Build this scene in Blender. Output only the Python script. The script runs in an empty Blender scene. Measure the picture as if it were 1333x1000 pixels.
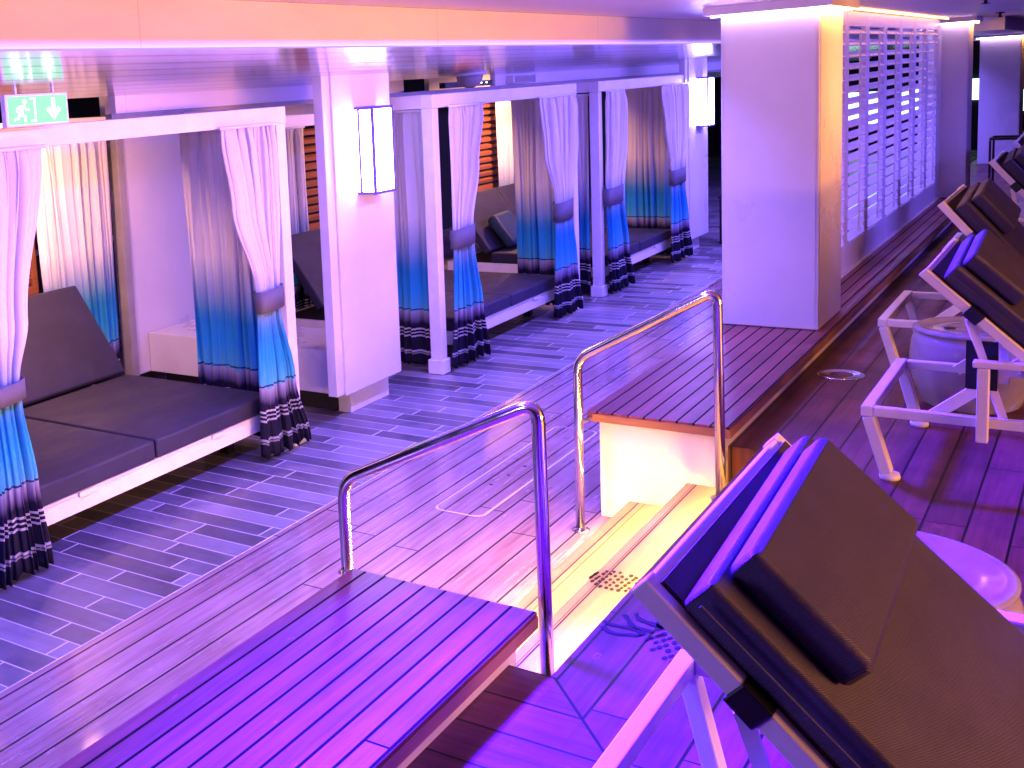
import bpy, bmesh, math, random
from math import sin, cos, pi, radians, exp
from mathutils import Vector, Matrix
random.seed(7)
sc = bpy.context.scene
COL = sc.collection

# ------------------------------------------------------------------ materials
class NT:
    def __init__(s, name):
        s.m = bpy.data.materials.new(name); s.m.use_nodes = True
        s.t = s.m.node_tree; s.t.nodes.clear()
        s.out = s.t.nodes.new('ShaderNodeOutputMaterial')
    def n(s, kind, **kw):
        nd = s.t.nodes.new(kind)
        for k, v in kw.items(): setattr(nd, k, v)
        return nd
    def put(s, sock, v):
        if hasattr(v, 'is_output'): s.t.links.new(v, sock)
        elif v is not None: sock.default_value = v
    def M(s, op, a, b=None, c=None):
        nd = s.n('ShaderNodeMath', operation=op)
        s.put(nd.inputs[0], a)
        if b is not None: s.put(nd.inputs[1], b)
        if c is not None: s.put(nd.inputs[2], c)
        return nd.outputs[0]
    def pos(s):
        g = s.n('ShaderNodeNewGeometry'); x = s.n('ShaderNodeSeparateXYZ')
        s.t.links.new(g.outputs['Position'], x.inputs[0])
        return x.outputs[0], x.outputs[1], x.outputs[2]
    def comb(s, x, y, z):
        c = s.n('ShaderNodeCombineXYZ')
        for i, v in enumerate((x, y, z)): s.put(c.inputs[i], v)
        return c.outputs[0]
    def noise(s, vec, scale=5, detail=4, rough=.55):
        nd = s.n('ShaderNodeTexNoise'); s.put(nd.inputs['Vector'], vec)
        nd.inputs['Scale'].default_value = scale; nd.inputs['Detail'].default_value = detail
        nd.inputs['Roughness'].default_value = rough
        return nd.outputs['Fac']
    def white(s, x, y=0.0):
        nd = s.n('ShaderNodeTexWhiteNoise', noise_dimensions='2D')
        s.put(nd.inputs['Vector'], s.comb(x, y, 0.0)); return nd.outputs['Value']
    def ramp(s, fac, stops, interp='LINEAR'):
        r = s.n('ShaderNodeValToRGB'); s.put(r.inputs[0], fac)
        r.color_ramp.interpolation = interp
        e = r.color_ramp.elements
        while len(e) > 1: e.remove(e[-1])
        for i, (p, c) in enumerate(stops):
            el = e[0] if i == 0 else e.new(p)
            el.position = p; el.color = (c[0], c[1], c[2], 1)
        return r.outputs['Color']
    def mix(s, f, a, b):
        nd = s.n('ShaderNodeMix', data_type='RGBA')
        s.put(nd.inputs[0], f)
        for i, v in ((6, a), (7, b)):
            if isinstance(v, tuple) and len(v) == 3: v = v + (1,)
            s.put(nd.inputs[i], v)
        return nd.outputs[2]
    def bump(s, h, strength=.2, dist=.01):
        b = s.n('ShaderNodeBump'); b.inputs['Strength'].default_value = strength
        b.inputs['Distance'].default_value = dist
        s.put(b.inputs['Height'], h); return b.outputs[0]
    def bsdf(s, base, rough=.5, metal=0., normal=None, spec=None, coat=None):
        p = s.n('ShaderNodeBsdfPrincipled')
        if isinstance(base, tuple) and len(base) == 3: base = base + (1,)
        s.put(p.inputs['Base Color'], base); s.put(p.inputs['Roughness'], rough)
        p.inputs['Metallic'].default_value = metal
        if normal is not None: s.put(p.inputs['Normal'], normal)
        if spec is not None: p.inputs['Specular IOR Level'].default_value = spec
        if coat: p.inputs['Coat Weight'].default_value = coat; p.inputs['Coat Roughness'].default_value = .08
        s.t.links.new(p.outputs[0], s.out.inputs[0]); return p

def plain(name, c, rough=.5, metal=0., var=.12, scale=6, bump=.06):
    t = NT(name); x, y, z = t.pos(); v = t.comb(x, y, z)
    n = t.noise(v, scale, 5)
    lo = tuple(k*(1-var) for k in c); hi = tuple(min(1, k*(1+var)) for k in c)
    col = t.ramp(n, [(.3, lo), (.7, hi)])
    fine = t.noise(v, scale*22, 3)
    rr = t.M('MULTIPLY_ADD', n, .2, rough-.1)
    t.bsdf(col, rr, metal, t.bump(fine, bump, .004)); return t.m

def emit(name, c, s):
    t = NT(name); e = t.n('ShaderNodeEmission'); e.inputs[0].default_value = (*c, 1); e.inputs[1].default_value = s
    t.t.links.new(e.outputs[0], t.out.inputs[0]); return t.m

def seam(t, v, pitch, org, w):
    q = t.M('DIVIDE', t.M('SUBTRACT', v, org), pitch)
    row = t.M('FLOOR', q); f = t.M('FRACT', q)
    d = t.M('MULTIPLY', t.M('MINIMUM', f, t.M('SUBTRACT', 1., f)), pitch)
    return row, t.M('LESS_THAN', d, w)

def planks(name, c0, c1, pitch, org, w, seamc, rough=.35, joint=2.3, axis='x', coat=None):
    t = NT(name); x, y, z = t.pos()
    a, b = (x, y) if axis == 'x' else (y, x)
    row, s1 = seam(t, b, pitch, org, w)
    off = t.M('MULTIPLY', t.white(row, 3.3), joint)
    col, s2 = seam(t, t.M('ADD', a, off), joint, 0.37, w*.8)
    s = t.M('MAXIMUM', s1, s2)
    rnd = t.white(row, col)
    gr = t.noise(t.comb(t.M('MULTIPLY', a, 1.6), t.M('MULTIPLY', b, 34.), row), 1.0, 6, .65)
    bl = t.noise(t.comb(x, y, z), 1.3, 4)
    g2 = t.M('SMOOTH_MIN', t.M('MAXIMUM', t.M('MULTIPLY_ADD', gr, 2.4, -.75), 0.), 1., .1)
    base = t.mix(t.M('MULTIPLY_ADD', g2, .72, t.M('MULTIPLY', rnd, .32)), c0, c1)
    base = t.mix(t.M('MULTIPLY', t.M('MAXIMUM', t.M('SUBTRACT', bl, .47), 0.), 1.9), base, tuple(k*.5 for k in c0))
    sc_ = t.noise(t.comb(t.M('MULTIPLY', a, 5.), t.M('MULTIPLY', b, 16.), 2.7), 1., 8, .75)
    base = t.mix(t.M('MULTIPLY', t.M('GREATER_THAN', sc_, .655), .5), base, tuple(min(1., k*1.5) for k in c1))
    base = t.mix(s, base, seamc)
    rr = t.M('MAXIMUM', t.M('ADD', t.M('MULTIPLY_ADD', bl, .3, rough-.2), t.M('MULTIPLY', gr, .12)), t.M('MULTIPLY', s, .95))
    h = t.M('SUBTRACT', t.M('MULTIPLY', gr, .25), s)
    t.bsdf(base, rr, 0., t.bump(h, .2, .004), spec=.3, coat=coat); return t.m

def tile_mat():
    t = NT('wood_look_tile'); x, y, z = t.pos()
    row, s1 = seam(t, x, .1435, 4.083, .0032)
    off = t.M('MULTIPLY', t.white(row, 8.1), .8)
    col, s2 = seam(t, t.M('ADD', y, off), .8, 0.1, .0045)
    g = t.M('MAXIMUM', s1, s2)
    rnd = t.white(row, col)
    st = t.noise(t.comb(t.M('MULTIPLY', x, 26.), t.M('MULTIPLY', y, 2.2), rnd), 1., 6, .65)
    bl = t.noise(t.comb(x, y, t.M('MULTIPLY', rnd, 9.)), 5., 5, .6)
    f = t.M('ADD', t.M('MULTIPLY', rnd, .42), t.M('ADD', t.M('MULTIPLY', st, .25), t.M('MULTIPLY', bl, .42)))
    c = t.ramp(f, [(.22, (.055, .048, .06)), (.5, (.15, .135, .155)), (.8, (.30, .27, .30))])
    c = t.mix(g, c, (.72, .66, .66))
    t.bsdf(c, t.M('MULTIPLY_ADD', bl, .3, .2), 0., t.bump(t.M('ADD', st, g), .12, .003)); return t.m

def upper_mat():
    t = NT('upper_teak'); x, y, z = t.pos()
    # boards turn the corner of the stair well with a mitre
    dx = t.M('SUBTRACT', 3.407, x); dy = t.M('SUBTRACT', 1.44, y)
    left = t.M('MULTIPLY', t.M('GREATER_THAN', t.M('MULTIPLY', dx, .86), dy), t.M('GREATER_THAN', dx, 0.))
    rowy, sy = seam(t, y, .157, 1.27, .005)
    rowx, sx = seam(t, x, .195, 3.21, .005)
    mit = t.M('MULTIPLY', t.M('LESS_THAN', t.M('ABSOLUTE', t.M('SUBTRACT', t.M('MULTIPLY', dx, .86), dy)), .007), t.M('GREATER_THAN', dx, 0.))
    off = t.M('MULTIPLY', t.white(rowy, 5.), 2.)
    cj, sj = seam(t, t.M('ADD', x, off), 2.0, .2, .004)
    s = t.M('ADD', t.M('MULTIPLY', left, sx), t.M('MULTIPLY', t.M('SUBTRACT', 1., left), t.M('MAXIMUM', sy, sj)))
    s = t.M('MINIMUM', t.M('MAXIMUM', s, mit), 1.)
    rnd = t.white(rowy, t.M('ADD', cj, t.M('MULTIPLY', left, rowx)))
    gx = t.noise(t.comb(t.M('MULTIPLY', x, 2.), t.M('MULTIPLY', y, 40.), rnd), 1., 6, .62)
    gy = t.noise(t.comb(t.M('MULTIPLY', x, 40.), t.M('MULTIPLY', y, 2.), rnd), 1., 6, .62)
    g = t.M('ADD', t.M('MULTIPLY', left, gy), t.M('MULTIPLY', t.M('SUBTRACT', 1., left), gx))
    bl = t.noise(t.comb(x, y, 0.), 2.2, 5)
    base = t.mix(t.M('ADD', t.M('MULTIPLY_ADD', g, 1.5, -.45), t.M('MULTIPLY', rnd, .35)), (.06, .016, .022), (.23, .062, .075))
    base = t.mix(t.M('MULTIPLY', t.M('MAXIMUM', t.M('SUBTRACT', bl, .46), 0.), 2.4), base, (.035, .012, .018))
    sc_ = t.noise(t.comb(t.M('MULTIPLY', x, 6.), t.M('MULTIPLY', y, 9.), 4.1), 1., 8, .75)
    base = t.mix(t.M('MULTIPLY', t.M('GREATER_THAN', sc_, .66), .45), base, (.34, .12, .13))
    base = t.mix(s, base, (.002, .001, .001))
    t.bsdf(base, t.M('MULTIPLY_ADD', bl, .3, .28), 0., t.bump(t.M('SUBTRACT', t.M('MULTIPLY', g, .3), s), .35, .004), spec=.22); return t.m

def curtain_mat():
    t = NT('dip_dyed_voile'); x, y, z = t.pos()
    wob = t.M('MULTIPLY_ADD', t.noise(t.comb(t.M('MULTIPLY', x, 11.), t.M('MULTIPLY', y, 11.), t.M('MULTIPLY', z, .8)), 1., 4), .12, -.06)
    zz = t.M('DIVIDE', t.M('ADD', z, wob), 2.3)
    W = (.88, .85, .83)
    c = t.ramp(zz, [(0., (.012, .012, .03)), (.17, (.018, .016, .045)), (.19, (.20, .17, .30)), (.215, (.42, .42, .55)), (.225, (.10, .55, .72)),
                    (.30, (.03, .42, .74)), (.36, (.03, .34, .66)), (.39, (.08, .37, .62)), (.46, (.42, .52, .68)), (.56, W), (1., W)])
    wv = t.noise(t.comb(t.M('MULTIPLY', x, 14.), t.M('MULTIPLY', y, 14.), z), 1., 3)
    zs = t.M('ADD', z, t.M('MULTIPLY_ADD', wv, .03, -.015))
    for z0, w, cc, k in ((.515, .006, (.02, .04, .12), .9), (.345, .007, (.8, .8, .85), .75), (.315, .005, (.8, .8, .85), .7), (.285, .007, (.75, .75, .85), .75), (.155, .008, (.7, .7, .85), .7), (.135, .006, (.6, .6, .75), .5)):
        m = t.M('LESS_THAN', t.M('ABSOLUTE', t.M('SUBTRACT', zs, z0)), w)
        m = t.M('MULTIPLY', m, t.M('MULTIPLY_ADD', wv, .9, k-.45))
        c = t.mix(m, c, cc)
    weave = t.noise(t.comb(t.M('MULTIPLY', x, 160.), t.M('MULTIPLY', y, 160.), t.M('MULTIPLY', z, 40.)), 1., 2)
    p = t.bsdf(c, .8, 0., t.bump(weave, .08, .002), spec=.15)
    tr = t.n('ShaderNodeBsdfTranslucent'); t.t.links.new(c, tr.inputs[0])
    mx = t.n('ShaderNodeMixShader'); mx.inputs[0].default_value = .38
    t.t.links.new(p.outputs[0], mx.inputs[1]); t.t.links.new(tr.outputs[0], mx.inputs[2])
    t.t.links.new(mx.outputs[0], t.out.inputs[0]); return t.m

def ceil_mat():
    t = NT('linear_ceiling'); x, y, z = t.pos()
    row, s = seam(t, y, .26, .02, .02)
    n = t.noise(t.comb(t.M('MULTIPLY', x, .8), t.M('MULTIPLY', y, 12.), row), 1., 3)
    c = t.mix(s, t.ramp(n, [(.3, (.56, .54, .62)), (.7, (.70, .68, .76))]), (.05, .04, .08))
    t.bsdf(c, t.M('MULTIPLY_ADD', n, .14, .08), .75, t.bump(t.M('MULTIPLY', s, -1.), .4, .004)); return t.m

def woodslat(name, c0, c1):
    t = NT(name); x, y, z = t.pos()
    g = t.noise(t.comb(t.M('MULTIPLY', x, 3.), t.M('MULTIPLY', y, 3.), t.M('MULTIPLY', z, 50.)), 1., 5)
    t.bsdf(t.mix(g, c0, c1), .5, 0., t.bump(g, .2, .003)); return t.m

def glassy(name, c, rough=.25):
    t = NT(name); x, y, z = t.pos()
    n = t.noise(t.comb(x, y, z), 9., 4)
    p = t.bsdf(t.ramp(n, [(.3, tuple(k*.8 for k in c)), (.7, c)]), rough)
    p.inputs['Transmission Weight'].default_value = .5; p.inputs['IOR'].default_value = 1.2
    return t.m

def cushion_mat(name, c):
    t = NT(name); x, y, z = t.pos(); v = t.comb(x, y, z)
    w = t.n('ShaderNodeTexWave', wave_type='BANDS', bands_direction='DIAGONAL')
    t.put(w.inputs['Vector'], v); w.inputs['Scale'].default_value = 120; w.inputs['Distortion'].default_value = 2
    n = t.noise(v, 3., 5); f = t.noise(v, 260., 2)
    col = t.ramp(n, [(.3, tuple(k*.75 for k in c)), (.72, tuple(k*1.25 for k in c))])
    cr = t.noise(t.comb(t.M('MULTIPLY', x, 2.2), t.M('MULTIPLY', y, 5.), t.M('MULTIPLY', z, 5.)), 1., 4, .6)
    h = t.M('ADD', t.M('MULTIPLY', w.outputs['Fac'], .7), t.M('ADD', f, t.M('MULTIPLY', cr, 9.)))
    pill = t.noise(v, 60., 4, .7)
    col = t.mix(t.M('MULTIPLY', t.M('GREATER_THAN', pill, .62), .35), col, tuple(k*1.8 for k in c))
    t.bsdf(col, t.M('MULTIPLY_ADD', cr, .5, .3), 0., t.bump(h, .4, .006), spec=.4); return t.m

WHITE = plain('white_paint', (.70, .68, .68), .42, 0., .05, 4, .03)
PANEL = plain('white_laminate', (.66, .64, .66), .3, 0., .09, 1.1, .03)
FRAME = plain('powder_coat', (.76, .74, .74), .38, 0., .05, 8, .05)
STEEL = plain('polished_steel', (.72, .70, .70), .14, 1., .06, 12, .02)
DARK = plain('dark_recess', (.012, .010, .012), .7)
DARKM = plain('black_metal', (.02, .02, .025), .4, .6)
BED = cushion_mat('bed_vinyl', (.021, .019, .048))
LOUNGE = cushion_mat('lounge_fabric', (.028, .020, .075))
SLING = cushion_mat('sling_mesh', (.03, .012, .018))
PILLOW = cushion_mat('blue_pillow', (.02, .05, .10))
BAND = cushion_mat('tieback_fabric', (.11, .10, .13))
CURT = curtain_mat()
TILE = tile_mat()
DECK = planks('pale_teak', (.25, .125, .14), (.52, .33, .35), .15, 2.70, .0058, (.02, .014, .02), .24, 2.6, coat=.5)
BOX = planks('bench_teak', (.10, .022, .03), (.36, .095, .115), .0835, 1.548, .0055, (.002, .001, .001), .38, 30.)
EDGE = woodslat('teak_edge', (.22, .09, .035), (.42, .20, .09))
UPPER = upper_mat()
TREAD = planks('tread_teak', (.50, .32, .09), (.70, .48, .16), .25, .95, .002, (.2, .1, .05), .4, 40.)
CEIL = ceil_mat()
def panel_mat():
    t = NT('ceiling_panel'); x, y, z = t.pos()
    _, s1 = seam(t, x, 2.35, .9, .003); _, s2 = seam(t, y, 1.3, .35, .003)
    n = t.noise(t.comb(t.M('MULTIPLY', x, .7), t.M('MULTIPLY', y, 2.), t.M('MULTIPLY', z, 3.)), 1.2, 5)
    c = t.mix(t.M('MAXIMUM', s1, s2), t.ramp(n, [(.3, (.63, .59, .61)), (.7, (.75, .71, .73))]), (.52, .49, .5))
    t.bsdf(c, t.M('MULTIPLY_ADD', n, .25, .25), 0., t.bump(s1, -.3, .003)); return t.m
UCEIL = panel_mat()
SLAT = woodslat('red_cedar', (.16, .05, .02), (.36, .13, .05))
MARK = plain('dark_print', (.012, .006, .012), .85)
DRUM = glassy('frosted_plastic', (.60, .56, .60), .14)
GREY = plain('grey_plastic', (.32, .30, .28), .5)
GROOVE = plain('caulk', (.03, .02, .03), .6)
LAMPF = plain('lamp_frame', (.10, .06, .32), .5)
LEDW = emit('led_warm', (1., .50, .075), 300)
COVE = emit('led_cove', (.85, .55, 1.), 30)
COVEO = emit('led_amber', (1., .40, .08), 170)
COVEW = emit('led_amber_soft', (1., .40, .10), 12)
LEDV = emit('led_violet', (.75, .50, 1.), .9)
SCON = emit('sconce_glow', (.38, .29, 1.), 70)
GREEN = emit('exit_green', (.36, .95, .58), 1.3)
PICTO = emit('exit_white', (.8, 1., .9), 4.0)
LITW = emit('lit_opening', (.55, 1., .95), 3.2)
BLUEW = emit('lit_blue', (.01, .05, .9), .8)

# ------------------------------------------------------------------ mesh helpers
class MB:
    def __init__(s): s.v = []; s.f = []; s.sm = []
    def add(s, vs, fs, smooth=False):
        o = len(s.v); s.v += [tuple(p) for p in vs]; s.f += [tuple(i+o for i in f) for f in fs]; s.sm += [smooth]*len(fs); return s
    def box(s, x0, x1, y0, y1, z0, z1):
        x0, x1 = sorted((x0, x1)); y0, y1 = sorted((y0, y1)); z0, z1 = sorted((z0, z1))
        v = [(x0,y0,z0),(x1,y0,z0),(x1,y1,z0),(x0,y1,z0),(x0,y0,z1),(x1,y0,z1),(x1,y1,z1),(x0,y1,z1)]
        return s.add(v, [(0,3,2,1),(4,5,6,7),(0,1,5,4),(1,2,6,5),(2,3,7,6),(3,0,4,7)])
    def obox(s, c, ax, ay, az, h):          # oriented box: centre, axes, half sizes
        c = Vector(c); A = [Vector(a).normalized()*k for a, k in zip((ax, ay, az), h)]
        v = [c+A[0]*i+A[1]*j+A[2]*k for k in (-1,1) for i, j in ((-1,-1),(1,-1),(1,1),(-1,1))]
        return s.add(v, [(0,3,2,1),(4,5,6,7),(0,1,5,4),(1,2,6,5),(2,3,7,6),(3,0,4,7)])
    def bar(s, a, b, w, h, up=(0,0,1)):
        a = Vector(a); b = Vector(b); d = (b-a); up = Vector(up)
        if abs(d.normalized().dot(up)) > .98: up = Vector((0,1,0))
        sx = d.cross(up).normalized(); uz = sx.cross(d).normalized()
        return s.obox((a+b)/2, d, sx, uz, (d.length/2, w/2, h/2))
    def prism(s, poly, z0, z1):
        n = len(poly); v = [(x,y,z0) for x, y in poly]+[(x,y,z1) for x, y in poly]
        f = [tuple(range(n-1,-1,-1)), tuple(range(n,2*n))]+[(i,(i+1)%n,n+(i+1)%n,n+i) for i in range(n)]
        return s.add(v, f)
    def lathe(s, c, prof, n=28):
        v = []; f = []; m = len(prof)
        for i in range(n):
            a = 2*pi*i/n
            for r, z in prof: v.append((c[0]+r*cos(a), c[1]+r*sin(a), c[2]+z))
        for i in range(n):
            for j in range(m-1):
                k = (i+1) % n; f.append((i*m+j, k*m+j, k*m+j+1, i*m+j+1))
        f.append(tuple(i*m for i in range(n-1,-1,-1))); f.append(tuple(i*m+m-1 for i in range(n)))
        return s.add(v, f, True)
    def tube(s, pts, r, n=14):
        pts = [Vector(p) for p in pts]; v = []; f = []
        up = None
        for i, p in enumerate(pts):
            d = (pts[min(i+1, len(pts)-1)]-pts[max(i-1, 0)]).normalized()
            if up is None: up = Vector((1,0,0)) if abs(d.x) < .9 else Vector((0,0,1))
            sx = d.cross(up).normalized(); uz = sx.cross(d).normalized(); up = uz
            for k in range(n):
                a = 2*pi*k/n; v.append(p+sx*r*cos(a)+uz*r*sin(a))
        for i in range(len(pts)-1):
            for k in range(n):
                f.append((i*n+k, i*n+(k+1)%n, (i+1)*n+(k+1)%n, (i+1)*n+k))
        f.append(tuple(range(n-1,-1,-1))); f.append(tuple((len(pts)-1)*n+k for k in range(n)))
        return s.add(v, f, True)
    def build(s, name, mat, parent=None, bevel=0., seg=2, loc=None, solid=0., smooth=False):
        me = bpy.data.meshes.new(name)
        if parent is not None: o0 = wloc(parent)
        elif loc is not None: o0 = Vector(loc)
        else:
            xs = [p[0] for p in s.v]; ys = [p[1] for p in s.v]; zs = [p[2] for p in s.v]
            o0 = Vector(((min(xs)+max(xs))/2, (min(ys)+max(ys))/2, min(zs)))
        me.from_pydata([Vector(p)-o0 for p in s.v], [], s.f)
        me.polygons.foreach_set('use_smooth', [bool(k or smooth) for k in s.sm])
        me.materials.append(mat); me.update()
        o = bpy.data.objects.new(name, me); COL.objects.link(o)
        if parent is not None: o.parent = parent
        else: o.location = o0
        if solid:
            m = o.modifiers.new('Solidify', 'SOLIDIFY'); m.thickness = solid; m.offset = 0
        if bevel:
            m = o.modifiers.new('Bevel', 'BEVEL'); m.width = bevel; m.segments = seg; m.limit_method = 'ANGLE'; m.angle_limit = radians(40)
            if seg > 2:
                me.polygons.foreach_set('use_smooth', [True]*len(me.polygons))
                w = o.modifiers.new('Normals', 'WEIGHTED_NORMAL')
        return o

def wloc(o):
    v = Vector((0,0,0))
    while o is not None: v = v+o.location; o = o.parent
    return v
def tag(o, label, cat, group=None):
    o['label'] = label; o['category'] = cat
    if group: o['group'] = group
    return o
def struct(o): o['kind'] = 'structure'; return o
def thing(name, loc, label, cat, group=None):
    o = bpy.data.objects.new(name, None); o.empty_display_size = .2
    COL.objects.link(o); o.location = loc; return tag(o, label, cat, group)
def B(*a): return MB().box(*a)

ZU = .44; ZB = .60
# ------------------------------------------------------------------ ground
struct(B(-6, 34, 3.645, 9.0, -.06, 0.).build('tile_floor', TILE))
struct(B(-6, 34, 1.0, 3.64, -.06, 0.).build('wood_deck', DECK))
struct(B(-6, 34, 3.64, 3.645, -.05, .001).build('floor_trim', WHITE))
m = B(-8, 34, -14, 1.25, .1, ZU)
m.box(-8, 3.407, 1.25, 2.19, .1, ZU); m.box(6.1, 34, 1.25, 2.19, .1, ZU); m.box(3.407, 6.1, 1.25, 1.405, .1, ZU-.028); m.box(3.407, 6.1, 1.25, 1.452, ZU-.0279, ZU)
struct(m.build('upper_deck', UPPER))

# steps up from the teak walk to the lounger deck
st = thing('deck_steps', (4.65, 1.74, 0), 'two wooden steps glowing with warm light strips between the two bench platforms', 'steps')
for k, (y1, y0) in enumerate(((2.035, 1.74), (1.74, 1.455))):
    z = .147*(k+1)
    s = B(3.55, 5.86, y0-.02, y1, z-.022, z).build('tread', TREAD, st, .004)
    B(3.56, 5.85, y1-.055, y1-.049, z, z+.0015).build('nosing_groove', GROOVE, s)
    B(3.56, 5.85, y1-.03, y1-.022, (z-.147) if k else 0.002, z-.022).build('riser', WHITE, st)
B(3.56, 5.85, 1.407, 1.415, .295, ZU-.03).build('riser', WHITE, st)
for y, z in ((2.035, .147), (1.74, .294), (1.446, .44)):
    B(3.58, 5.84, y-.021, y-.004, z-.036, z-.0235).build('led_strip', LEDW, st)

# bench platforms
def platform(x0, x1, y0, y1, label, open_end):
    t = thing('bench_platform', ((x0+x1)/2, (y0+y1)/2, 0), label, 'platform', None)
    B(x0, x1, y0, y1, ZB-.012, ZB).build('plank_top', BOX, t, .003)
    B(x0, x1, y0-.004, y0+.03, ZB-.058, ZB-.013).build('side_edge', EDGE, t, .003)
    B(x0, x1, y1-.03, y1, ZB-.05, ZB-.013).build('side_edge', EDGE, t, .003)
    xe = x0 if open_end < 0 else x1
    B(xe-.004 if open_end < 0 else xe-.03, xe+.03 if open_end < 0 else xe+.004, y0+.03, y1-.03, ZB-.055, ZB-.0125).build('end_edge', EDGE, t, .003)
    a = .05 if open_end < 0 else 0; b = .05 if open_end > 0 else 0
    B(x0+a, x1-b, y0+.06, y1-.05, 0.002, ZB-.06).build('base', PANEL, t)
    return t
platform(-6, 3.515, 1.54, 2.277, 'violet lit plank bench platform in the foreground with a chrome rail at its end', 1)
platform(5.90, 17.5, 1.54, 2.27, 'long plank bench platform carrying the square column and louvred wall', -1)

# handrails
def rail(x, ya, yb, za, zb_, ta, tb, label):
    t = thing('handrail', (x, (ya+yb)/2, 0), label, 'handrail')
    pts = []; r = .075
    A = Vector((x, ya, ta)); Bv = Vector((x, yb, tb)); d = (Bv-A).normalized()
    pts.append((x, ya+.004, za)); pts.append((x, ya, ta-r-.25)); 
    P0 = A-Vector((0,0,r)); P2 = A+d*r
    for k in range(7):
        u = k/6; pts.append(P0*(1-u)**2+A*2*u*(1-u)+P2*u*u)
    P0 = Bv-d*r; P2 = Bv-Vector((0,0,r))
    for k in range(7):
        u = k/6; pts.append(P0*(1-u)**2+Bv*2*u*(1-u)+P2*u*u)
    pts.append((x, yb-.004, tb-r-.3)); pts.append((x, yb-.01, zb_))
    MB().tube(pts, .0235, 18).build('rail_tube', STEEL, t)
    for y, z in ((ya, za), (yb-.01, zb_)):
        MB().lathe((x, y, z+.001), [(.045,0),(.045,.006),(.026,.012),(.0245,.02)], 20).build('foot_flange', STEEL, t)
    zc = ZB-.03
    MB().bar((x, ya+.01, zc), (x+(.22 if x > 5 else -.04), ya+.01, zc), .016, .016).build('bracket', STEEL, t)
    return t
rail(3.555, 2.325, 1.535, 0., .294, .925, 1.325, 'nearer chrome handrail standing at the corner of the foreground bench')
rail(5.70, 2.238, 1.54, 0., .294, .935, 1.335, 'farther chrome handrail standing on the glowing steps by the far bench')

# deck fittings
tg = thing('deck_hatch', (6.4, 2.83, 0), 'flush wooden hatch cover with rounded corners let into the plank walk', 'hatch')
def rrect(x0, x1, y0, y1, r, n=6):
    p = []
    for cx, cy, a0 in ((x1-r,y0+r,-pi/2),(x1-r,y1-r,0),(x0+r,y1-r,pi/2),(x0+r,y0+r,pi)):
        for k in range(n+1):
            a = a0+pi/2*k/n; p.append((cx+r*cos(a), cy+r*sin(a)))
    return p
MB().prism(rrect(5.62, 7.4, 2.78, 3.06, .05), .001, .006).build('hatch_lid', DECK, tg)
m = MB(); o_ = rrect(5.605, 7.415, 2.765, 3.075, .06); i_ = rrect(5.62, 7.4, 2.78, 3.06, .05)
n_ = len(o_); m.add([(x,y,.003) for x,y in o_]+[(x,y,.003) for x,y in i_], [(k,(k+1)%n_,n_+(k+1)%n_,n_+k) for k in range(n_)])
m.build('hatch_rim', WHITE, tg)
for k in range(3): MB().lathe((6.12+.2*k, 2.95-.02*k, .006), [(.012,0),(.012,.002),(.004,.003)], 10).build('latch_pin', DARKM, tg)
tg = thing('floor_drain', (7.83, 1.38, ZU), 'round flush deck plate set in the dark lounger deck', 'deck plate')
MB().lathe((7.83, 1.38, ZU), [(.135,0),(.135,.003),(.125,.005),(.118,.003),(.05,.003)], 32).build('plate_rim', STEEL, tg)
MB().lathe((7.83, 1.38, ZU), [(.116,0.001),(.116,.0025),(.02,.0035)], 28).build('plate_cover', UPPER, tg)

def pineapple(cx, cy, z, rot, label, L=.26, leaves=True):
    m = MB(); rows = 9; ca, sa = cos(rot), sin(rot)
    P = lambda x, y: (cx+x*ca-y*sa, cy+x*sa+y*ca, z+.0025)
    for i in range(rows):
        v = i/(rows-1); hw = .105*math.sqrt(max(.05, 1-(2*v-1)**2*.85)); y = -v*L
        k = 5 if i % 2 else 6
        for j in range(k):
            if random.random() < .12: continue
            x = (-1+2*(j+.5)/k)*hw+random.uniform(-.004, .004)
            a, b = .012+random.random()*.005, .007+random.random()*.004
            m.add([P(x+a*cos(t)+b*.6*sin(t), y+b*sin(t)) for t in [2*pi*q/7 for q in range(7)]], [tuple(range(7))])
    if leaves:
        for s_, ln, ph in ((-.085,.12,.3),(-.045,.15,.0),(.0,.155,.4),(.045,.14,.1),(.085,.10,.5)):
            vs = []
            for q in range(13):
                u = q/12; x = s_*(.75+.7*u)+.016*sin(5.5*u+ph*6); y = .03+ln*u
                w = .0145*(1-.35*u)+.002*sin(19*u+ph*9)
                vs += [P(x-w, y), P(x+w, y)]
            m.add(vs, [(2*q,2*q+1,2*q+3,2*q+2) for q in range(12)])
    return tag(m.build('floor_print', MARK), label, 'floor print')
pineapple(3.85, 1.25, ZU, radians(-30), 'dark pineapple shaped print on the violet deck boards beside the top step')
pineapple(4.55, 1.735, .294, radians(-8), 'dotted pineapple print on the glowing wooden step', .20, False)

# ------------------------------------------------------------------ ceilings
struct(B(-8, 34, -14, 2.92, 2.79, 2.9).build('upper_ceiling', UCEIL))
m = MB(); vs = []
for x in (-8, 34):
    vs += [(x, 2.93, 2.595), (x, 5.2, 2.448), (x, 5.2, 2.60), (x, 2.93, 2.70)]
m.add(vs, [(0,4,5,1),(1,5,6,2),(2,6,7,3),(3,7,4,0),(0,1,2,3),(4,7,6,5)])
struct(m.build('lower_ceiling', CEIL))
fa = thing('ceiling_fascia', (10, 2.92, 2.6), 'long smooth fascia beam with a glowing lower edge above the cabanas', 'fascia')
B(-8, 34, 2.922, 2.93, 2.60, 2.789).build('fascia_board', UCEIL, fa)
B(-8, 34, 2.912, 2.929, 2.592, 2.599).build('light_strip', LEDV, fa)

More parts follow.
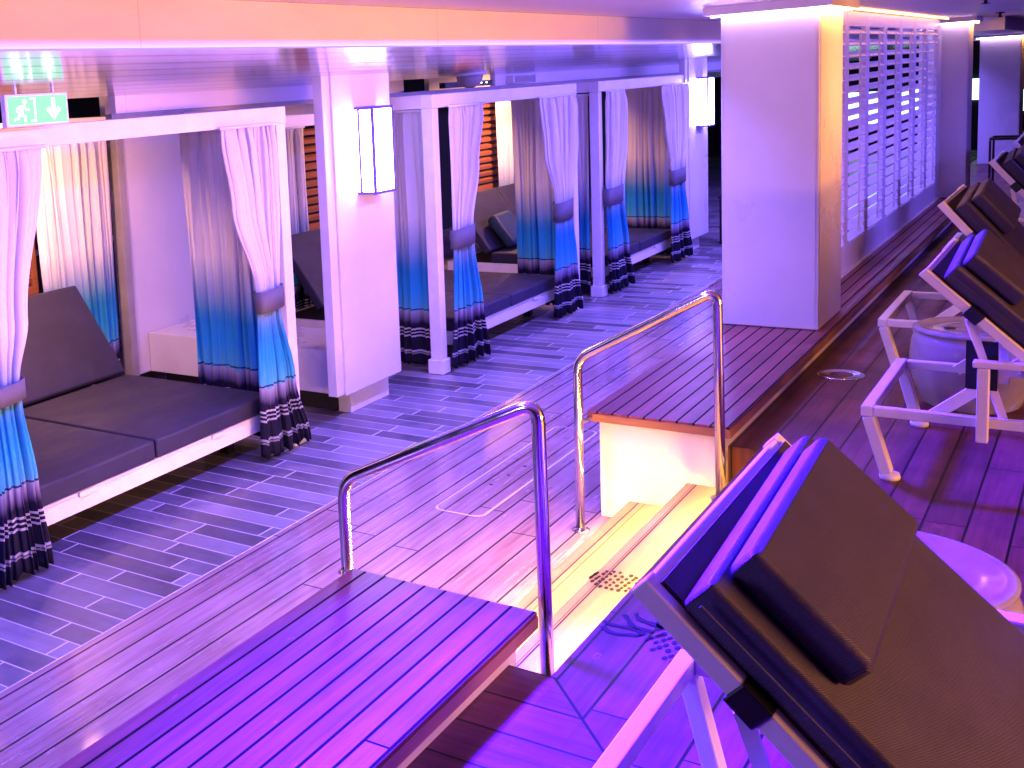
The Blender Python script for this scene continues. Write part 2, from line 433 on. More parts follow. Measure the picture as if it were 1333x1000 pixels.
# dark roof space and back of the cabanas
struct(B(-8, 34, 5.2, 9., 2.75, 2.8).build('roof_void', DARK))
bk = thing('back_wall', (13, 8.9, 0), 'unlit dark wall far behind the cabanas', 'wall')
B(-8, 34, 8.9, 9., 0.001, 2.749).build('wall_face', DARK, bk)
for z in (.9, 1.5): B(5, 10, 8.86, 8.899, z, z+.05).build('rail', GREY, bk)
bh = thing('bulkhead', (16, 5.2, 2.3), 'long violet boarded bulkhead hanging under the ceiling above the cabanas', 'bulkhead')
B(5.5, 8.3, 5.203, 5.26, 2.335, 2.7).build('bulkhead_board', UCEIL, bh)
B(11.2, 34, 5.203, 5.26, 2.335, 2.7).build('bulkhead_board', UCEIL, bh)
B(5.5, 34, 5.24, 5.30, 2.30, 2.334).build('bulkhead_trim', GREY, bh)
hd = thing('wall_header', (16, 6.5, 2.06), 'pale header board across the back of the cabanas above the slat screens', 'header')
B(6.75, 11.6, 6.5, 6.56, 2.06, 2.74).build('header_board', UCEIL, hd)
B(12.2, 34, 6.5, 6.56, 2.17, 2.74).build('header_board', UCEIL, hd)

d = thing('ceiling_dome', (10.0, 4.9, 2.4), 'small dome camera under the slatted ceiling beside the lamp column', 'camera')
MB().lathe((10.0, 4.9, 2.46), [(.16,.04),(.16,0.),(.13,-.01)], 24).build('mount', UCEIL, d)
MB().lathe((10.0, 4.9, 2.45), [(.125,0),(.115,-.05),(.085,-.09),(.04,-.11),(.005,-.115)], 24).build('dome', GREY, d)
d = thing('emergency_light', (11.75, 5.17, 2.32), 'pale rectangular box fixed under the bulkhead above the middle cabana', 'light box')
B(11.47, 12.05, 5.12, 5.20, 2.345, 2.43).build('housing', PANEL, d, .008); B(11.5, 12.02, 5.114, 5.119, 2.355, 2.42).build('cover', GREY, d)
d = thing('indicator_panel', (11.0, 5.28, 2.33), 'black strip panel with three small lights above the middle cabana', 'panel')
B(10.1, 11.15, 5.21, 5.27, 2.345, 2.40).build('housing', DARKM, d)
for k in range(3): B(10.75+.12*k, 10.78+.12*k, 5.205, 5.209, 2.37, 2.385).build('indicator', PICTO, d)

# exit sign
ex = thing('exit_sign', (3.98, 4.3, 2.3), 'glowing green exit sign with running figure and down arrow', 'sign')
B(3.775, 4.195, 4.30, 4.335, 2.315, 2.475).build('sign_body', WHITE, ex, .004)
B(3.79, 4.18, 4.294, 4.299, 2.327, 2.463).build('sign_face', GREEN, ex)
for x in (3.86, 4.11): B(x-.006, x+.006, 4.312, 4.324, 2.476, 2.54).build('hanger', WHITE, ex)
yb = 4.2925
def flat(m, poly): m.add([(x, yb, z) for x, z in poly], [tuple(range(len(poly)-1,-1,-1))])
m = MB(); a = 4.085
flat(m, [(a-.012,2.45),(a-.012,2.38),(a+.012,2.38),(a+.012,2.45)])
flat(m, [(a-.05,2.392),(a-.032,2.405),(a,2.372),(a,2.34)]); flat(m, [(a,2.34),(a,2.372),(a+.032,2.405),(a+.05,2.392)])
m.build('arrow_symbol', PICTO, ex)
m = MB(); a = 3.88
flat(m, [(a+.014+.013*cos(t), 2.437+.013*sin(t)) for t in [2*pi*k/12 for k in range(12)]])
flat(m, [(a-.018,2.418),(a+.012,2.42),(a-.002,2.38),(a-.028,2.384)])
flat(m, [(a-.028,2.386),(a-.008,2.382),(a+.02,2.366),(a+.016,2.338),(a+.004,2.338),(a+.006,2.36),(a-.012,2.368)])
flat(m, [(a-.03,2.388),(a-.016,2.378),(a-.03,2.352),(a-.06,2.345),(a-.062,2.355),(a-.038,2.362)])
flat(m, [(a+.01,2.418),(a+.022,2.404),(a+.042,2.402),(a+.042,2.393),(a+.018,2.394),(a+.002,2.408)])
flat(m, [(a-.018,2.418),(a-.042,2.408),(a-.046,2.388),(a-.037,2.387),(a-.033,2.402),(a-.014,2.408)])
flat(m, [(a+.05,2.455),(a+.085,2.455),(a+.085,2.337),(a+.05,2.337),(a+.05,2.345),(a+.075,2.345),(a+.075,2.447),(a+.05,2.447)])
m.build('running_figure', PICTO, ex)

# ------------------------------------------------------------------ columns
def square_column(x0, x1, y0, y1, zb, zt, label, cove=True):
    t = thing('square_column', ((x0+x1)/2, (y0+y1)/2, zb), label, 'column')
    B(x0, x1, y0, y1, zb+.002, zt).build('shaft', PANEL, t, .006)
    B(x0+.02, x1-.02, y0-.004, y0-.001, zb+.01, zt-.05).build('side_panel', PANEL, t)
    B(x0-.004, x0-.001, y0+.02, y1-.02, zb+.01, zt-.05).build('front_panel', PANEL, t)
    if cove:
        e = .05
        B(x0-e, x0-e+.012, y0-e, y1+e, zt-.035, zt-.025).build('cove_light', COVE, t)
        B(x0-e+.0121, x1+e, y0-e, y0-e+.012, zt-.035, zt-.025).build('cove_light', COVEO, t)
        B(x0-.09, x1+.09, y0-.09, y1+.09, zt-.022, zt+.04).build('cap', PANEL, t, .004)
    return t
square_column(8.34, 9.09, 1.612, 2.222, ZB, 2.755, 'large square white column on the far bench with a glowing top edge')
square_column(16.6, 17.1, 1.585, 2.10, ZB, 2.755, 'slimmer white column at the far end of the louvred wall')
square_column(23.5, 24.3, 1.5, 2.08, ZU, 2.60, 'pale column beyond the loungers at the far right')
struct(B(17.6, 34, 1.3, 2.5, 2.62, 2.788).build('ceiling_beam', UCEIL))

def sconce_column(x0, label, slabel):
    t = thing('lamp_column', (x0+.4, 4.7, 0), label, 'column')
    B(x0, x0+.80, 4.41, 4.49, .205, 2.56).build('shaft', PANEL, t, .004)
    B(x0-.10, x0-.002, 4.425, 4.50, .215, 2.56).build('edge_panel', PANEL, t, .004)
    B(x0+.24, x0+.80, 4.53, 4.64, 0.002, .30).build('plinth', PANEL, t, .004)
    q = thing('wall_sconce', (x0+.44, 4.35, 1.63), slabel, 'wall lamp')
    xa, xb, ya, yb = x0+.287, x0+.575, 4.258, 4.40; za, zb = 1.635, 2.265
    B(xa+.005, xb-.005, ya+.005, yb, za+.021, zb-.021).build('diffuser', SCON, q)
    m = MB()
    for x in (xa, xb-.02):
        for y in (ya, yb-.03): m.box(x, x+.02, y, y+.02, za+.0202, zb-.0202)
    m.box(xa, xb, ya, yb+.009, za, za+.02); m.box(xa, xb, ya, yb+.009, zb-.02, zb)
    m.build('frame', LAMPF, q, .002)
    return t
sconce_column(6.85, 'bright white column with a lit wall lamp between the first and second cabanas', 'larger lit box lamp on the white column between the cabanas')
sconce_column(15.12, 'far white column with a lamp beyond the third cabana', 'smaller lit box lamp on the far white column')

# partition behind the first cabana
t = thing('partition_panel', (7.5, 6.45, 0), 'tall plain white partition panel seen through the first cabana', 'partition')
B(6.80, 8.35, 6.40, 6.47, .17, 2.15).build('panel', PANEL, t, .004)
B(6.72, 6.798, 6.38, 6.49, .17, 2.16).build('edge_post', GREY, t, .004)
t = thing('low_cabinet', (7.25, 5.5, 0), 'long low white box with dark toe kick beside the lamp column', 'cabinet')
B(6.95, 7.6, 4.56, 6.395, .17, .50).build('body', PANEL, t, .006)
B(7.09, 7.5, 4.66, 6.35, .002, .169).build('toe_kick', DARK, t)

# ------------------------------------------------------------------ cabanas
def cabana(x0, x1, label):
    t = thing('cabana_frame', ((x0+x1)/2, 5.5, 0), label, 'cabana', 'white cabanas along the tiled walk')
    yb = 6.49; w = .10
    for x in (x0, x1):
        for y in (4.47, yb):
            s = -1 if x == x1 else 1
            p = B(x-w*s/2-(w/2 if s < 0 else w/2)+w/2*(1 if s > 0 else 1), x, y-.02, y+.08, .13, 2.20) if False else B(x-w if x == x1 else x, x if x == x1 else x+w, y-.02, y+.08, .125, 2.20)
            po = p.build('post', FRAME, t, .004)
            B((x-w if x == x1 else x)-.02, (x if x == x1 else x+w)+.02, y-.04, y+.10, .002, .124).build('foot', FRAME, po, .008)
    B(x0-.005, x1+.005, 4.445, 4.555, 2.202, 2.312).build('front_beam', FRAME, t, .004)
    B(x0-.005, x1+.005, yb-.03, yb+.08, 2.202, 2.312).build('back_beam', FRAME, t, .004)
    for x in (x0, x1): B(x-.1 if x == x1 else x, x if x == x1 else x+.1, 4.556, yb-.031, 2.202, 2.31).build('side_beam', FRAME, t, .004)
    return t
cabana(3.40, 6.325, 'nearest white cabana frame at the left under the exit sign')
cabana(8.39, 11.46, 'middle white cabana frame right of the lamp column')
cabana(12.08, 15.1, 'farthest white cabana frame before the far lamp column')

def curtain(name, A, Bp, prof, label, folds=9, amp=.035, band=None, nrm=None, zt=2.2, zb=.04, seed=0):
    """A, Bp plan ends at the rail; prof: list of (z, s0, s1) = covered span at height z, in metres along A->B"""
    rnd = random.Random(seed*31+5)
    A = Vector((*A, 0)); Bp = Vector((*Bp, 0)); d = (Bp-A).normalized(); n = Vector((-d.y, d.x, 0))
    nu = folds*12; nv = 64
    ph = [rnd.random()*6.28 for _ in range(6)]
    t = thing(name, tuple(A+d*((prof[0][1]+prof[0][2])/2)+Vector((0,0,zb))), label, 'curtain', None)
    def span(z):
        p = prof
        if z >= p[0][0]: return p[0][1], p[0][2]
        for (z1, a1, b1), (z2, a2, b2) in zip(p, p[1:]):
            if z2 <= z <= z1:
                u = (z1-z)/(z1-z2); u = u*u*(3-2*u) if band else u
                return a1+(a2-a1)*u, b1+(b2-b1)*u
        return p[-1][1], p[-1][2]
    W0 = prof[0][2]-prof[0][1]
    vs = []
    for j in range(nv+1):
        v = j/nv; z = zt+(zb-zt)*v
        a, b = span(z); k = (b-a)/W0
        am = amp*min(1.15, .55+.5*k) * (1 if v > .05 else .45+.55*v/.05)
        for i in range(nu+1):
            u = i/nu; uu = u+.018*sin(6.28*u*2.3+ph[0])+.010*sin(9*u+3*z+ph[1])
            uu += .03*sin(6.28*u*1.3+ph[4])
            loc = .55+.45*sin(6.28*(1.7*u)+ph[5]+.6*z)
            f = loc*sin(2*pi*folds*uu+ph[2]+.7*sin(z*1.7+ph[3])) + .45*sin(2*pi*folds*.41*uu+ph[4]+z*.9) + .22*sin(2*pi*folds*1.9*uu+ph[0])
            f = max(-1.25, min(1.25, f*.85))
            p = A+d*(a+(b-a)*u+.012*k*sin(4*pi*folds*uu+ph[5]))+n*(am*f)
            dz = .012*sin(2*pi*folds*uu+ph[2])*(v**4)
            vs.append((p.x, p.y, z+dz))
    fs = [(j*(nu+1)+i, j*(nu+1)+i+1, (j+1)*(nu+1)+i+1, (j+1)*(nu+1)+i) for j in range(nv) for i in range(nu)]
    MB().add(vs, fs, True).build('fabric', CURT, t, solid=.004)
    hw = prof[0]
    MB().tube([A+d*(hw[1]-.02)+Vector((0,0,zt+.006)), A+d*(hw[2]+.02)+Vector((0,0,zt+.006))], .011, 10).build('curtain_rod', FRAME, t)
    if band:
        z1, z0 = band; a, b = span((z1+z0)/2); c = A+d*((a+b)/2); rx = (b-a)/2+.012; ry = amp*1.12+.008; N = 28; v2 = []; f2 = []
        for q in range(N):
            th = 2*pi*q/N
            cx = rx*math.copysign(abs(cos(th))**.7, cos(th)); cy = ry*math.copysign(abs(sin(th))**.7, sin(th))
            for z in (z0, (z0+z1)/2, z1):
                p = c+d*cx+n*(cy*(1.0 if z == (z0+z1)/2 else .96)); v2.append((p.x, p.y, z+.012*cos(th)))
        for q in range(N):
            r = (q+1) % N
            for h in range(2): f2.append((q*3+h, r*3+h, r*3+h+1, q*3+h+1))
        MB().add(v2, f2, True).build('tie_band', BAND, t, solid=.006)
    return t
fy = 4.40
# first cabana
curtain('tied_curtain', (3.0, fy), (6, fy), [(2.2,.35,1.08),(1.35,.42,.90),(1.04,.52,.80),(.95,.52,.80),(.5,.50,.86),(.03,.45,.92)], 'front curtain at the left edge, tied in, beside the nearest daybed', 8, .045, (1.05,.95), seed=1)
curtain('tied_curtain', (5.0, fy), (7, fy), [(2.2,.58,1.13),(1.7,.66,1.12),(1.15,.85,1.08),(1.0,.85,1.08),(.5,.83,1.22),(.04,.82,1.38)], 'tied front curtain with grey band at the right post of the nearest cabana', 8, .045, (1.15,1.01), seed=2)
curtain('side_curtain', (6.22, 4.60), (6.22, 5.6), [(2.17,.0,.68),(.05,0.,.66)], 'open side curtain behind the right post of the nearest cabana', 9, .03, seed=3, zt=2.17)
curtain('back_curtain', (5.82, 6.40), (7.0, 6.40), [(2.15,.0,.80),(.05,.08,.78)], 'back curtain glowing orange behind the nearest daybed', 8, .03, seed=4, zt=2.15)
# middle cabana
curtain('tied_curtain', (8.0, fy), (10, fy), [(2.2,.60,1.22),(1.7,.60,1.08),(1.19,.58,.91),(1.03,.58,.91),(.5,.54,1.02),(.04,.48,1.12)], 'tied front curtain with blue lit band at the left post of the middle cabana', 8, .045, (1.2,1.04), seed=5)
curtain('tied_curtain', (10, fy), (12, fy), [(2.2,.42,1.30),(1.7,.52,1.27),(1.18,.76,1.10),(1.0,.76,1.10),(.5,.74,1.18),(.04,.72,1.30)], 'tied front curtain with grey band at the right post of the middle cabana', 9, .045, (1.18,1.0), seed=6)
curtain('side_curtain', (8.5, 4.58), (8.5, 5.2), [(2.18,.0,.52),(.05,0.,.52)], 'side curtain falling straight between the lamp column and the middle cabana', 6, .035, seed=7, zt=2.18)
curtain('side_curtain', (11.36, 4.60), (11.36, 5.6), [(2.17,.0,.50),(.05,0.,.48)], 'straight side curtain inside the right end of the middle cabana', 8, .03, seed=8, zt=2.17)
curtain('back_curtain', (8.95, 6.45), (10, 6.45), [(2.05,.10,.52),(.05,.10,.52)], 'narrow back curtain seen between the nearest post and the lamp column', 5, .03, seed=9, zt=2.05)
# farthest cabana
curtain('side_curtain', (12.14, 4.58), (12.14, 5.4), [(2.17,.0,.42),(.05,0.,.42)], 'dark hemmed side curtain in the gap between the middle and farthest cabanas', 5, .035, seed=10, zt=2.17)
curtain('tied_curtain', (12, fy), (14, fy), [(2.2,.18,.70),(1.7,.17,.66),(1.18,.13,.55),(1.0,.13,.55),(.5,.14,.68),(.04,.14,.84)], 'tied front curtain at the left post of the farthest cabana', 7, .045, (1.18,1.0), seed=11)
curtain('tied_curtain', (13.5, fy), (16, fy), [(2.2,.55,1.54),(1.7,.68,1.5),(1.18,.85,1.30),(1.0,.85,1.30),(.5,.84,1.45),(.04,.82,1.62)], 'tied front curtain with dark band at the right post of the farthest cabana', 9, .045, (1.18,1.0), seed=12)
curtain('side_curtain', (15.02, 4.58), (15.02, 5.4), [(2.17,.0,.74),(.05,0.,.74)], 'sheer side curtain across the far end of the farthest cabana', 9, .03, seed=13, zt=2.17)
curtain('back_curtain', (13.95, 6.50), (15, 6.50), [(2.15,.05,.52),(.95,.05,.48)], 'narrow orange lit back curtain in the farthest cabana', 5, .03, seed=14, zt=2.15, zb=.95)

def slat_screen(x0, x1, label):
    t = thing('slat_screen', ((x0+x1)/2, 6.65, .9), label, 'screen')
    m = B(x0, x0+.06, 6.60, 6.66, .95, 2.155); m.box(x1-.06, x1, 6.60, 6.66, .95, 2.155); m.box(x0+.061, x1-.061, 6.60, 6.66, .95, 1.05); m.box(x0+.061, x1-.061, 6.60, 6.66, 2.105, 2.155)
    m.build('frame', SLAT, t, .003)
    m = MB(); z = 1.09
    while z < 2.08:
        m.obox(((x0+x1)/2, 6.63, z+.02), (1,0,0), (0,1,.35), (0,-.35,1), ((x1-x0)/2-.064, .03, .022)); z += .088
    m.build('slats', SLAT, t)
    for x in (x0+.08, x1-.08):
        B(x-.03, x+.03, 6.605, 6.655, .002, .949).build('leg', SLAT, t)
    return t
slat_screen(4.7, 5.97, 'cedar slat screen behind the nearest daybed')
slat_screen(9.0, 10.15, 'cedar slat screen seen between the nearest cabana and the lamp column')
slat_screen(13.2, 14.48, 'warm lit cedar slat screen seen through the middle cabana')

def daybed(x0, x1, label, left_up=True):
    t = thing('daybed', ((x0+x1)/2, 5.4, 0), label, 'daybed', 'double daybeds in the cabanas')
    m = B(x0, x1, 4.53, 4.57, .17, .283); m.box(x0, x1, 6.36, 6.40, .17, .283); m.box(x0, x0+.04, 4.571, 6.359, .17, .283); m.box(x1-.04, x1, 4.571, 6.359, .17, .283)
    m.build('frame', FRAME, t, .004)
    B(x0+.05, x1-.05, 4.58, 6.35, .24, .283).build('base_board', DARK, t)
    for x in (x0+.15, x1-.22):
        for y in (4.75, 6.2): B(x, x+.07, y, y+.07, .002, .17).build('leg', DARKM, t)
    xm = (x0+x1)/2
    for a, b in ((x0+.01, xm-.008), (xm+.008, x1-.01)):
        q = B(a, b, 4.515, 5.84, .287, .405).build('mattress', BED, t, .018, 3)
        m = B(a+.012, b-.012, 4.508, 4.513, .291, .296); m.build('piping', GREY, q)
        B((a+b)/2-.06, (a+b)/2+.06, 4.512, 4.528, .255, .286).build('latch', FRAME, q, .006)
        an = radians(54); L = .78; th = .09
        c = Vector(((a+b)/2, 5.86+cos(an)*L/2-sin(an)*0+.02, .40+sin(an)*L/2))
        MB().obox(c, (1,0,0), (0,cos(an),sin(an)), (0,-sin(an),cos(an)), ((b-a)/2, L/2, th/2)).build('backrest', BED, t, .02, 3)
        for x in (a+.15, b-.15):
            MB().bar((x, 6.16, .66), (x, 6.32, .286), .03, .03).build('support', DARKM, t)
    return t
daybed(3.72, 6.09, 'nearest double daybed with dark cushions at the left')
daybed(8.75, 11.08, 'middle double daybed with dark cushions behind the tied curtains')
daybed(12.3, 14.72, 'farthest double daybed with dark cushions by the far lamp column')
p = MB().obox((12.85, 5.86, .62), (1,.1,.0), (0,.62,.78), (0,-.78,.62), (.30, .22, .07)).build('scatter_pillow', PILLOW, None, .06, 4)
tag(p, 'dark blue scatter pillow leaning on the farthest daybed backrest', 'pillow')

# ------------------------------------------------------------------ louvred wall
lw = thing('louvred_wall', (13, 1.88, ZB), 'white louvred shutter wall standing along the far bench', 'wall')
def shutter(x0, x1):
    y0, y1 = 1.862, 1.905
    m = B(x0+.004, x0+.085, y0, y1, ZB+.003, 2.78); m.box(x1-.085, x1-.004, y0, y1, ZB+.003, 2.78)
    m.box(x0+.086, x1-.086, y0, y1, ZB+.003, .83); m.box(x0+.086, x1-.086, y0, y1, 2.655, 2.78)
    f = m.build('shutter', FRAME, lw, .003)
    m = MB(); z = .875
    while z < 2.64:
        m.obox(((x0+x1)/2, 1.883, z), (1,0,0), (0,.80,.60), (0,-.60,.80), ((x1-x0)/2-.088, .036, .005)); z += .0965
    m.build('louvre_slats', FRAME, f)
    B((x0+x1)/2-.008, (x0+x1)/2+.008, 1.835, 1.85, .9, 2.6).build('tilt_rod', FRAME, f)
for k in range(8): shutter(16.30-.935*(k+1), 16.30-.935*k)
B(16.30, 16.60, 1.86, 1.91, ZB+.003, 2.78).build('end_panel', FRAME, lw)
B(9.1, 16.6, 1.842, 1.86, ZB+.002, ZB+.02).build('sill_bead', FRAME, lw)
B(9.2, 16.3, 1.76, 1.775, 2.77, 2.786).build('cove_light', COVEW, lw)

# what stands at the far end of the walk
ew = thing('end_wall', (33, 4, 0), 'dark end wall with bright doorways far down the walk', 'wall')
B(33.0, 33.2, -2, 9, .001, 2.78).build('wall_face', DARK, ew)
for y0, y1, z0, z1 in ((3.4, 4.6, .9, 1.55), (4.9, 5.7, .7, 1.5), (2.6, 3.1, 1.2, 1.7)):
    B(32.96, 32.995, y0, y1, z0, z1).build('lit_opening', LITW, ew)
B(32.96, 32.995, 1.6, 2.2, 1.9, 2.5).build('blue_screen', BLUEW, ew); B(32.96, 32.995, 1.6, 2.3, .9, 1.4).build('lit_opening', LITW, ew)
d = thing('waste_bin', (16.35, 4.2, 0), 'slim black bin standing right of the far lamp column', 'bin')
B(16.2, 16.55, 4.0, 4.35, .002, .62).build('bin_body', DARKM, d, .02, 3); B(16.19, 16.56, 3.99, 4.36, .622, .66).build('bin_lid', DARKM, d, .01)

for x, y in ((15.6, 1.2), (10.5, .9)):
    d = thing('ceiling_sprinkler', (x, y, 2.74), 'small dark sprinkler head under the pale ceiling above the louvred wall', 'sprinkler', 'sprinkler heads')
    MB().lathe((x, y, 2.76), [(.045,.029),(.045,.02),(.015,.015),(.012,-.02),(.03,-.025),(.03,-.028)], 16).build('head', DARKM, d)

# ------------------------------------------------------------------ loungers
def lounger(xc, yh, ang, label, pillow=True, tagd=False):
    t = thing('sun_lounger', (xc, yh, ZU), label, 'sun lounger', 'sun loungers on the upper deck')
    z0 = ZU; W = .52; zr = z0+.35; q = .05
    X = lambda x: xc+x
    m = B(X(-W), X(W), yh-q, yh, zr-q, zr); m.box(X(-W), X(W), yh-1.98, yh-1.93, zr-q, zr)
    for s in (-1, 1):
        a, b = sorted((X(s*W), X(s*(W-.045)))); m.box(a, b, yh-1.929, yh-q-.001, zr-q+.003, zr-.003)
    m.box(X(-W+.046), X(W-.046), yh-.96, yh-.92, zr-q, zr-.01)
    m.build('frame', FRAME, t, .005)
    for s in (-1, 1):
        for yy, dy in ((yh-.03, -.075), (yh-1.95, .06)):
            L = MB().bar((X(s*(W-.026)), yy, zr-q-.001), (X(s*(W-.045)), yy+dy, z0+.03), .062, .05, (0,1,0)).build('leg', FRAME, t, .006)
            MB().lathe((X(s*(W-.045)), yy+dy-.012, z0+.001), [(.042,0),(.045,.012),(.04,.028)], 16).build('foot', FRAME, L)
    for s in (-1, 1):          # arm rests
        ar = MB().bar((X(s*(W+.03)), yh-.44, zr+.25), (X(s*(W+.03)), yh-1.10, zr+.25), .055, .03).build('armrest', FRAME, t, .006)
        for yy in (yh-.48, yh-1.06):
            MB().bar((X(s*(W+.032)), yy, zr-.10), (X(s*(W+.032)), yy, zr+.234), .05, .045, (0,1,0)).build('armrest_post', FRAME, ar, .005)
    # backrest
    Y = Vector((0, cos(ang), sin(ang))); N = Vector((0, -sin(ang), cos(ang))); P = Vector((xc, yh-.90, zr+.025)); LB = .905
    m = MB()
    for s in (-1, 1): m.bar(P+Vector((s*(W-.02),0,0)), P+Vector((s*(W-.02),0,0))+Y*LB, .05, .042, N)
    m.bar(P+Y*(LB-.025)-Vector((W-.046,0,0)), P+Y*(LB-.025)+Vector((W-.046,0,0)), .04, .04, N)
    bf = m.build('backrest_frame', FRAME, t, .004)
    MB().obox(P+Y*(LB/2-.02)+N*.024, (1,0,0), Y, N, (W-.03, LB/2-.004, .006)).build('sling', SLING, bf)
    for s in (-1, 1):
        c = P+Vector((s*(W-.02),0,0))+Y*(LB*.70)
        MB().obox(c-N*.002, (1,0,0), Y, N, (.031, .035, .028)).build('clamp', DARKM, bf, .004)
        MB().bar(c-N*.03, (xc+s*(W-.07), yh-.55, zr-.02), .03, .03).build('strut', FRAME, bf)
        MB().bar(P+Vector((s*(W-.06),0,0))+Y*(LB*.40)-N*.03, (xc+s*(W-.06), yh-.28, zr-.03), .03, .05).build('strut', FRAME, bf)
    th = .082; sk = radians(2.2)
    X2 = (Vector((1,0,0))*cos(sk)+Y*sin(sk)); Y2 = (Y*cos(sk)-Vector((1,0,0))*sin(sk))
    cw = W-.055; yc = .425
    cb = MB().obox(P+Vector((-.035,0,0))+Y*yc+N*(.031+th/2), X2, Y2, N, (cw, .425, th/2)).build('back_cushion', LOUNGE, t, .014, 4)
    B(X(-W+.012), X(W-.012), yh-1.97, yh-.985, zr+.004, zr+.10).build('seat_cushion', LOUNGE, t, .018, 4)
    for s in (-1, 1):
        o_ = P+Vector((-.035,0,0))+N*(.031+th*.5)+X2*(s*(cw+.001))
        MB().bar(o_+Y2*.02, o_+Y2*.83, .006, .006, N).build('piping', LOUNGE, cb)
    if pillow:
        pw = .365; pl = .138; pt = .038
        pc = P+Vector((-.085,0,0))+Y*.70+N*(.033+th+pt)
        MB().obox(pc, X2, Y2, N, (pw, pl, pt)).build('headrest', LOUNGE, t, .02, 5)
    if tagd:
        c = P+Vector((-(W-.02),0,0))+Y*(LB*.70)
        g = MB().bar(c+Vector((.02,.0,-.03)), c+Vector((.02,.0,-.12)), .006, .006).build('tag_cord', DARKM, t)
        B(c.x+.012, c.x+.020, c.y-.09, c.y+.03, c.z-.34, c.z-.12).build('hang_tag', DARKM, t, .002)
    return t
lounger(2.61, .95, radians(43), 'large nearest sun lounger with raised brown backrest and headrest at the lower right')
lounger(6.40, .955, radians(43), 'second sun lounger from the front with a dark tag hanging on its white frame', True, True)
lounger(8.45, 1.20, radians(50), 'third sun lounger from the front with its back raised steeply')
lounger(11.5, 1.20, radians(50), 'fourth sun lounger from the front near the end of the louvred wall')
lounger(13.7, 1.20, radians(50), 'fifth sun lounger from the front half hidden by the others')
lounger(16.6, 1.05, radians(50), 'sixth and farthest sun lounger in front of the pale far column')

def drum(x, y, label, r=.34, h=.40):
    t = thing('drum_table', (x, y, ZU), label, 'side table', 'round side tables between the loungers')
    MB().lathe((x, y, ZU+.001), [(r*.72,0),(r*.80,.02),(r*.96,h*.35),(r,h*.62),(r*.97,h*.85),(r*.90,h*.96)], 48).build('drum_body', DRUM, t)
    MB().lathe((x, y, ZU+h*.965), [(r*.90,0),(r*.95,.010),(r*.95,.022),(r*.90,.030),(r*.84,.030),(r*.80,.018),(r*.45,.016),(r*.42,.019),(r*.40,.016)], 48).build('table_top', DRUM, t)
    MB().lathe((x-.05, y+.10, ZU+h*.965+.0215), [(.03,0),(.03,.002)], 14).build('top_mark', MARK, t)
    return t
drum(3.85, .55, 'round frosted side table right of the nearest lounger', .36)
drum(7.42, .66, 'round frosted side table behind the frame of the second lounger', .30, .43)

d = thing('metal_trolley', (15.05, 1.0, ZU), 'thin metal frame with a flat top showing above the farthest loungers', 'trolley')
m = MB()
xa, xb, ya, yb_ = 14.85, 15.25, .80, 1.20; zt_ = 1.43
for x in (xa, xb):
    for y in (ya, yb_): m.bar((x, y, ZU+.002), (x, y, zt_-.013), .022, .022)
for x in (xa, xb): m.bar((x, ya, zt_), (x, yb_, zt_), .025, .025)
for y in (ya, yb_): m.bar((xa+.013, y, zt_), (xb-.013, y, zt_), .022, .022)
m.build('trolley_frame', DARKM, d)

# ------------------------------------------------------------------ light
w = bpy.data.worlds.new('World'); sc.world = w; w.use_nodes = True
bg = w.node_tree.nodes['Background']; bg.inputs[0].default_value = (.11, .035, .65, 1); bg.inputs[1].default_value = .25

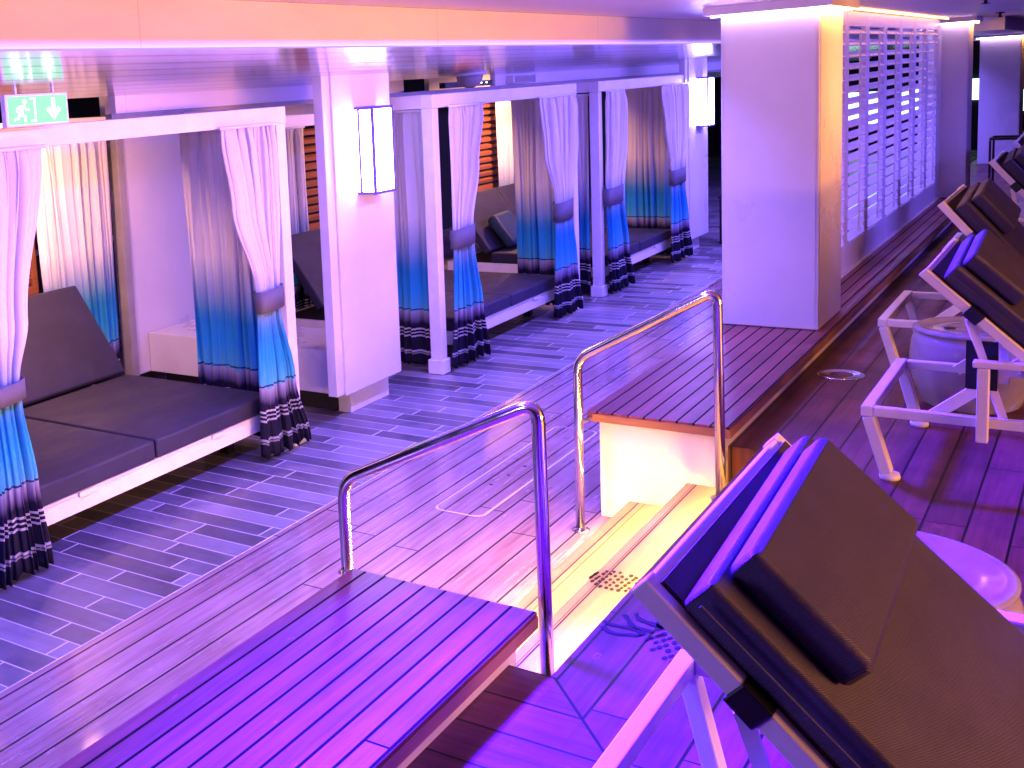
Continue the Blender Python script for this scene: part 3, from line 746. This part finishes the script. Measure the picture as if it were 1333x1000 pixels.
def area(name, loc, target, sx, sy, col, e, spread=None):
    l = bpy.data.lights.new(name, 'AREA'); l.shape = 'RECTANGLE'; l.size = sx; l.size_y = sy
    l.color = col; l.energy = e
    if spread: l.spread = radians(spread)
    o = bpy.data.objects.new(name, l); COL.objects.link(o); o.location = loc
    o.rotation_euler = (Vector(target)-Vector(loc)).to_track_quat('-Z', 'Y').to_euler(); return o
area('violet_strip_light', (12.5, 2.70, 2.57), (12.5, 3.3, 1.15), 23, .08, (.185, .12, 1.), 1200, 165)
area('warm_deck_light', (4.6, -8, 1.7), (4.4, 0., 1.25), 5, .8, (1., .36, .06), 270, 70)
area('louvre_fill_light', (13., -2.2, 2.74), (13., 1.9, 1.5), 6, .2, (.17, .10, 1.), 110, 80)  # unseen violet fill added to tint the louvre slats
area('fascia_fill_light', (3.5, 1.9, 2.745), (3.5, 2.92, 2.70), 9, .06, (1., .28, .06), 10, 110)  # warm fill added to colour the fascia, no fitting behind it
area('blue_fill_light', (3.7, 2.65, 2.74), (2.7, .5, 1.15), .5, .2, (.045, .004, 1.), 1500, 84)  # blue fill put in for the nearest lounger's head end and floor
area('blue_fill_light', (7.1, 2.6, 2.74), (6.3, .75, 1.3), .5, .2, (.05, .006, 1.), 130, 50)  # second added blue fill, for the lounger the first one misses
area('amber_fill_light', (8.9, .15, 2.72), (8.85, 1.62, 2.0), .5, .1, (1., .36, .05), 11, 66)  # added amber fill that warms the column side and first shutters
area('sconce_light', (-1.0, 4.2, 1.95), (1.5, 3.6, 1.4), .4, .6, (.42, .30, 1.), 90)
for x, y, e, c in ((5.35, 5.75, 58, (1., .46, .30)), (10.3, 5.5, 40, (1., .46, .36)), (13.7, 5.7, 75, (1., .44, .22))):
    area('cabana_downlight', (x, y, 2.18), (x+.1, y+.5, 1.4), .12, .12, c, e)

# ------------------------------------------------------------------ camera
f, cx, cy = 1499.775, 296.735, 328.185
a, b, c = .66925, .133977, .063307
fwd = Vector((cos(a)*cos(b), sin(a)*cos(b), -sin(b))); right = Vector((sin(a), -cos(a), 0)); down = -right.cross(fwd)
r2 = right*cos(c)+down*sin(c); d2 = -right*sin(c)+down*cos(c)
cam = bpy.data.cameras.new('camera'); co = bpy.data.objects.new('camera', cam); COL.objects.link(co)
R = Matrix((r2, -d2, -fwd)).transposed().to_4x4(); co.matrix_world = Matrix.Translation((0, 0, 2.4)) @ R
cam.sensor_width = 36; cam.lens = f/1333*36
cam.shift_x = (666.5-cx)/1333; cam.shift_y = (cy-500)/1333
cam.clip_start = .05; cam.clip_end = 500
sc.camera = co
sc.view_settings.view_transform = 'Standard'; sc.view_settings.look = 'None'
sc.view_settings.exposure = 0; sc.view_settings.gamma = 1
sc.cycles.use_denoising = True; sc.cycles.max_bounces = 8; sc.cycles.sample_clamp_indirect = 6
